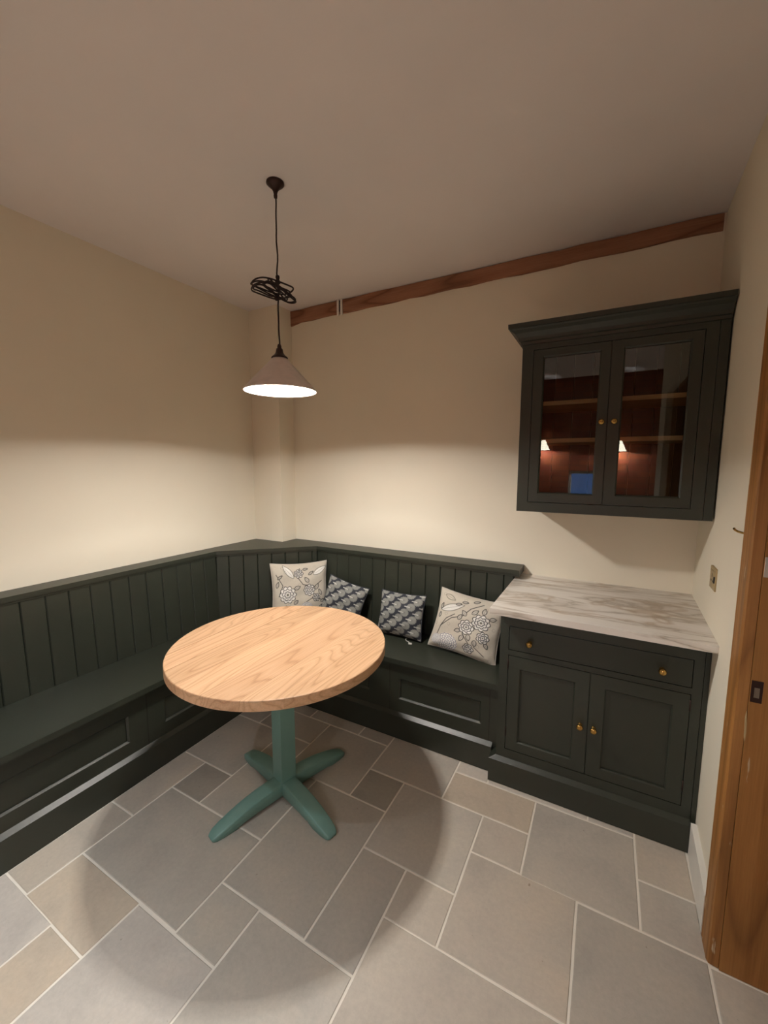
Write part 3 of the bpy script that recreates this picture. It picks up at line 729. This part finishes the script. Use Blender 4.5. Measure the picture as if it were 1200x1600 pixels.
def floral(U, V, variant):
    c = np.ones(U.shape+(3,))*np.array(lin(202, 193, 177)[:3])
    rs = np.random.RandomState(4+variant)
    if variant == 0:
        stems = [[(.10, .12), (.16, .38), (.30, .55), (.45, .62), (.55, .78), (.70, .90)], [(.16, .38), (.22, .52), (.33, .62)], [(.55, .5), (.50, .36), (.62, .22)], [(.7, .2), (.85, .1)]]
        c = leaf(c, U, V, .27, .72, .20, .055, .45, GRN, WHT); c = leaf(c, U, V, .20, .88, .10, .04, -.3, GRN)
        blooms = [(.54, .47, .115, 8), (.73, .60, .13, 9), (.80, .38, .09, 7), (.62, .14, .08, 6)]
        dah = [(.30, .13, .155), (.13, .14, .09)]
        lv = [(.42, .60, .055, .028, 1.2), (.47, .68, .055, .03, 2.3), (.62, .74, .06, .03, .9), (.74, .79, .06, .03, 1.6), (.88, .70, .05, .03, .3), (.42, .38, .05, .028, 3.5), (.50, .28, .06, .03, 4.4), (.60, .32, .055, .03, 5.0), (.70, .26, .055, .03, 4.8), (.86, .27, .05, .025, 5.2), (.36, .80, .05, .02, .4), (.45, .86, .05, .02, .2), (.60, .92, .05, .02, .5), (.10, .70, .06, .02, 1.3), (.09, .55, .05, .02, 1.5)]
    else:
        stems = [[(.1, .2), (.25, .25), (.45, .15), (.7, .2), (.9, .12)], [(.5, .9), (.45, .75), (.55, .6), (.75, .55), (.9, .65)], [(.08, .8), (.2, .6), (.12, .42)], [(.6, .3), (.75, .38), (.9, .3)]]
        c = leaf(c, U, V, .87, .84, .15, .05, .5, GRN, WHT); c = leaf(c, U, V, .30, .85, .16, .05, 2.2, GRN, WHT); c = leaf(c, U, V, .35, .06, .12, .05, .4, GRN, WHT)
        blooms = [(.28, .44, .15, 10), (.66, .50, .10, 8), (.48, .80, .08, 7), (.78, .36, .07, 6)]
        dah = [(.60, .18, .11), (.18, .12, .08)]
        lv = [(.45, .55, .06, .03, .4), (.80, .55, .06, .03, 1.0), (.86, .45, .06, .025, 2.0), (.42, .30, .05, .025, .7), (.10, .62, .06, .025, 1.2), (.15, .75, .06, .02, .6), (.62, .68, .06, .03, 2.2), (.70, .80, .06, .02, .6), (.60, .88, .05, .02, .1), (.85, .18, .06, .025, 1.0), (.45, .10, .05, .02, 1.8), (.90, .30, .05, .02, .4)]
    for s in stems: c = over(c, smooth(dist_poly(U, V, s)-0.006, 0.008), INK)
    for x, y, R in dah: c = dahlia(c, U, V, x, y, R)
    for x, y, L, W, an in lv: c = leaf(c, U, V, x, y, L, W, an, INK, lin(198, 191, 178))
    for x, y, R, n in blooms: c = bloom(c, U, V, x, y, R, n)
    for _ in range(14):
        x, y = rs.uniform(.05, .95, 2); c = over(c, smooth(np.abs(np.hypot(U-x, V-y)-0.022)-0.003, 0.006)*0.5, GRN)
    return c
def trees(U, V, variant):
    c = np.ones(U.shape+(3,))*np.array(lin(58, 60, 66)[:3])
    sx, sy, R = 0.300, 0.137, 0.087
    for row in range(-1, 9):
        for k in range(-1, 5):
            cx = 0.02 + ((k + 0.40*row) % 5)*sx - 0.15; cy = 0.03 + row*sy - 0.04*(cx-0.5)
            x, y = U-cx, V-cy; r = np.hypot(x, y); th = np.arctan2(y, x)
            rim = R*(1+0.05*np.sin(th*14))
            m_ = smooth(r-rim, 0.02)
            tex = 0.72+0.28*np.abs(np.sin(th*9+r*30))*(r > 0.02)
            c = c*(1-m_[..., None]) + (np.array(lin(150, 150, 143)[:3])*m_[..., None]*tex[..., None])
            st = dist_poly(U, V, [(cx-R*1.45, cy+0.012), (cx-R*0.25, cy)])
            c = over(c, smooth(st-0.008, 0.008), lin(208, 206, 198))
    return c
def cushion(name, label, group, centre, wid, hgt, th, yaw, lean, roll, pattern, variant, N, ear=0.0):
    """front faces -y before yaw; lean tips the top backwards"""
    t = thing(name, label, 'cushion', centre, group)
    M = Matrix.Translation(centre) @ Matrix.Rotation(yaw, 4, 'Z') @ Matrix.Rotation(-lean, 4, 'X') @ Matrix.Rotation(roll, 4, 'Y')
    g = np.linspace(-1, 1, N+1); U, V = np.meshgrid(g, g)
    e = 0.075
    sxx = U*(1-e*(1-V**2)**1.0*np.abs(U)**2) ; szz = V*(1-e*(1-U**2)**1.0*np.abs(V)**2)
    prof_ = np.clip((1-U**4)*(1-V**4), 0, 1)**0.62*(1-0.18*(U**2+V**2)/2)
    wr = 0.004*np.sin(5*U+2*V+variant)+0.003*np.sin(9*V-4*U)
    edge = np.clip((1-np.maximum(np.abs(U), np.abs(V)))*6, 0, 1)
    T = th*prof_ + wr*edge
    X3, Z3 = sxx*wid/2, szz*hgt/2
    def build(nm, sign, pat, step):
        idx = slice(None, None, step)
        x, z, tt = X3[idx, idx], Z3[idx, idx], T[idx, idx]*sign
        n = x.shape[0]
        vs = np.stack([x, tt, z], -1).reshape(-1, 3)
        vs = vs @ np.array(M.to_3x3()).T
        ii = np.arange(n*n).reshape(n, n)
        q = np.stack([ii[:-1, :-1], ii[:-1, 1:], ii[1:, 1:], ii[1:, :-1]], -1).reshape(-1, 4)
        if sign > 0: q = q[:, ::-1]
        me = bpy.data.meshes.new(nm); me.from_pydata(vs.tolist(), [], q.tolist()); 
        for p in me.polygons: p.use_smooth = True
        col = pat((U[idx, idx]+1)/2, (V[idx, idx]+1)/2, variant)
        at = me.color_attributes.new('print', 'FLOAT_COLOR', 'POINT')
        at.data.foreach_set('color', np.concatenate([col.reshape(-1, 3), np.ones((n*n, 1))], 1).astype(np.float32).ravel())
        me.materials.append(M_PRINT)
        o = bpy.data.objects.new(nm, me); put(o, t); ORG[o.name] = Vector(centre)
        return o
    fr = build('cushion_front', -1, pattern, 1)
    plain = (lambda u, v, k: np.ones(u.shape+(3,))*np.array((lin(178, 172, 160) if pattern is floral else lin(50, 52, 58))[:3]))
    build('cushion_back', 1, plain, 4)
    # piped seam
    per = [(u, -1) for u in g[:-1:5]]+[(1, v) for v in g[:-1:5]]+[(u, 1) for u in g[:0:-5]]+[(-1, v) for v in g[:0:-5]]
    P = []
    for u, v in per:
        x = u*(1-e*(1-v*v)*u*u)*wid/2; z = v*(1-e*(1-u*u)*v*v)*hgt/2
        P.append(M @ Vector((x, 0, z)))
    mat = M_SEAM_L if pattern is floral else M_SEAM_D
    obj('seam', tube(P, 0.0035, 6, None, True), mat, t, True)
    return t, M
M_SEAM_L = m_simple('linen_seam', lin(196, 190, 178), 0.9, spec=0.1)
M_SEAM_D = m_simple('charcoal_seam', lin(66, 68, 74), 0.9, spec=0.1)
c1, _ = cushion('scatter_cushion', 'large pale floral cushion in the bench corner behind the table', 'floral cushions', (0.600, -0.340, 0.684), 0.40, 0.40, 0.055, math.radians(45), math.radians(14), math.radians(0), floral, 1, 240)
c2, _ = cushion('scatter_cushion', 'small charcoal tree print cushion tilted beside the corner floral cushion', 'tree print cushions', (0.918, -0.262, 0.625), 0.315, 0.30, 0.05, math.radians(8), math.radians(16), math.radians(13), trees, 0, 180)
c3, M3 = cushion('scatter_cushion', 'small charcoal tree print cushion with a white tag, beside the right-hand floral cushion', 'tree print cushions', (1.367, -0.262, 0.619), 0.325, 0.28, 0.05, math.radians(-3), math.radians(17), math.radians(-1.5), trees, 0, 180)
c4, _ = cushion('scatter_cushion', 'large pale floral cushion leaning against the base cabinet end', 'floral cushions', (1.812, -0.290, 0.645), 0.415, 0.352, 0.06, math.radians(-3), math.radians(22), math.radians(5), floral, 0, 240)
p0 = Vector((1.425, -0.300, 0.487)); 
obj('tag_string', tube([p0, p0+Vector((0.004, -0.018, -0.002)), p0+Vector((0.016, -0.030, -0.0035)), p0+Vector((0.034, -0.036, -0.004)), p0+Vector((0.045, -0.045, -0.004))], 0.0018, 6), M_WHITE, c3, True)
PT = BM(); q = Vector((1.473, -0.349, 0.4812))
prism([(q.x-.014, q.y+.008), (q.x-.004, q.y-.014), (q.x+.016, q.y-.008), (q.x+.008, q.y+.012)], 0.4808, 0.4822, PT)
obj('price_tag', PT, M_WHITE, c3)
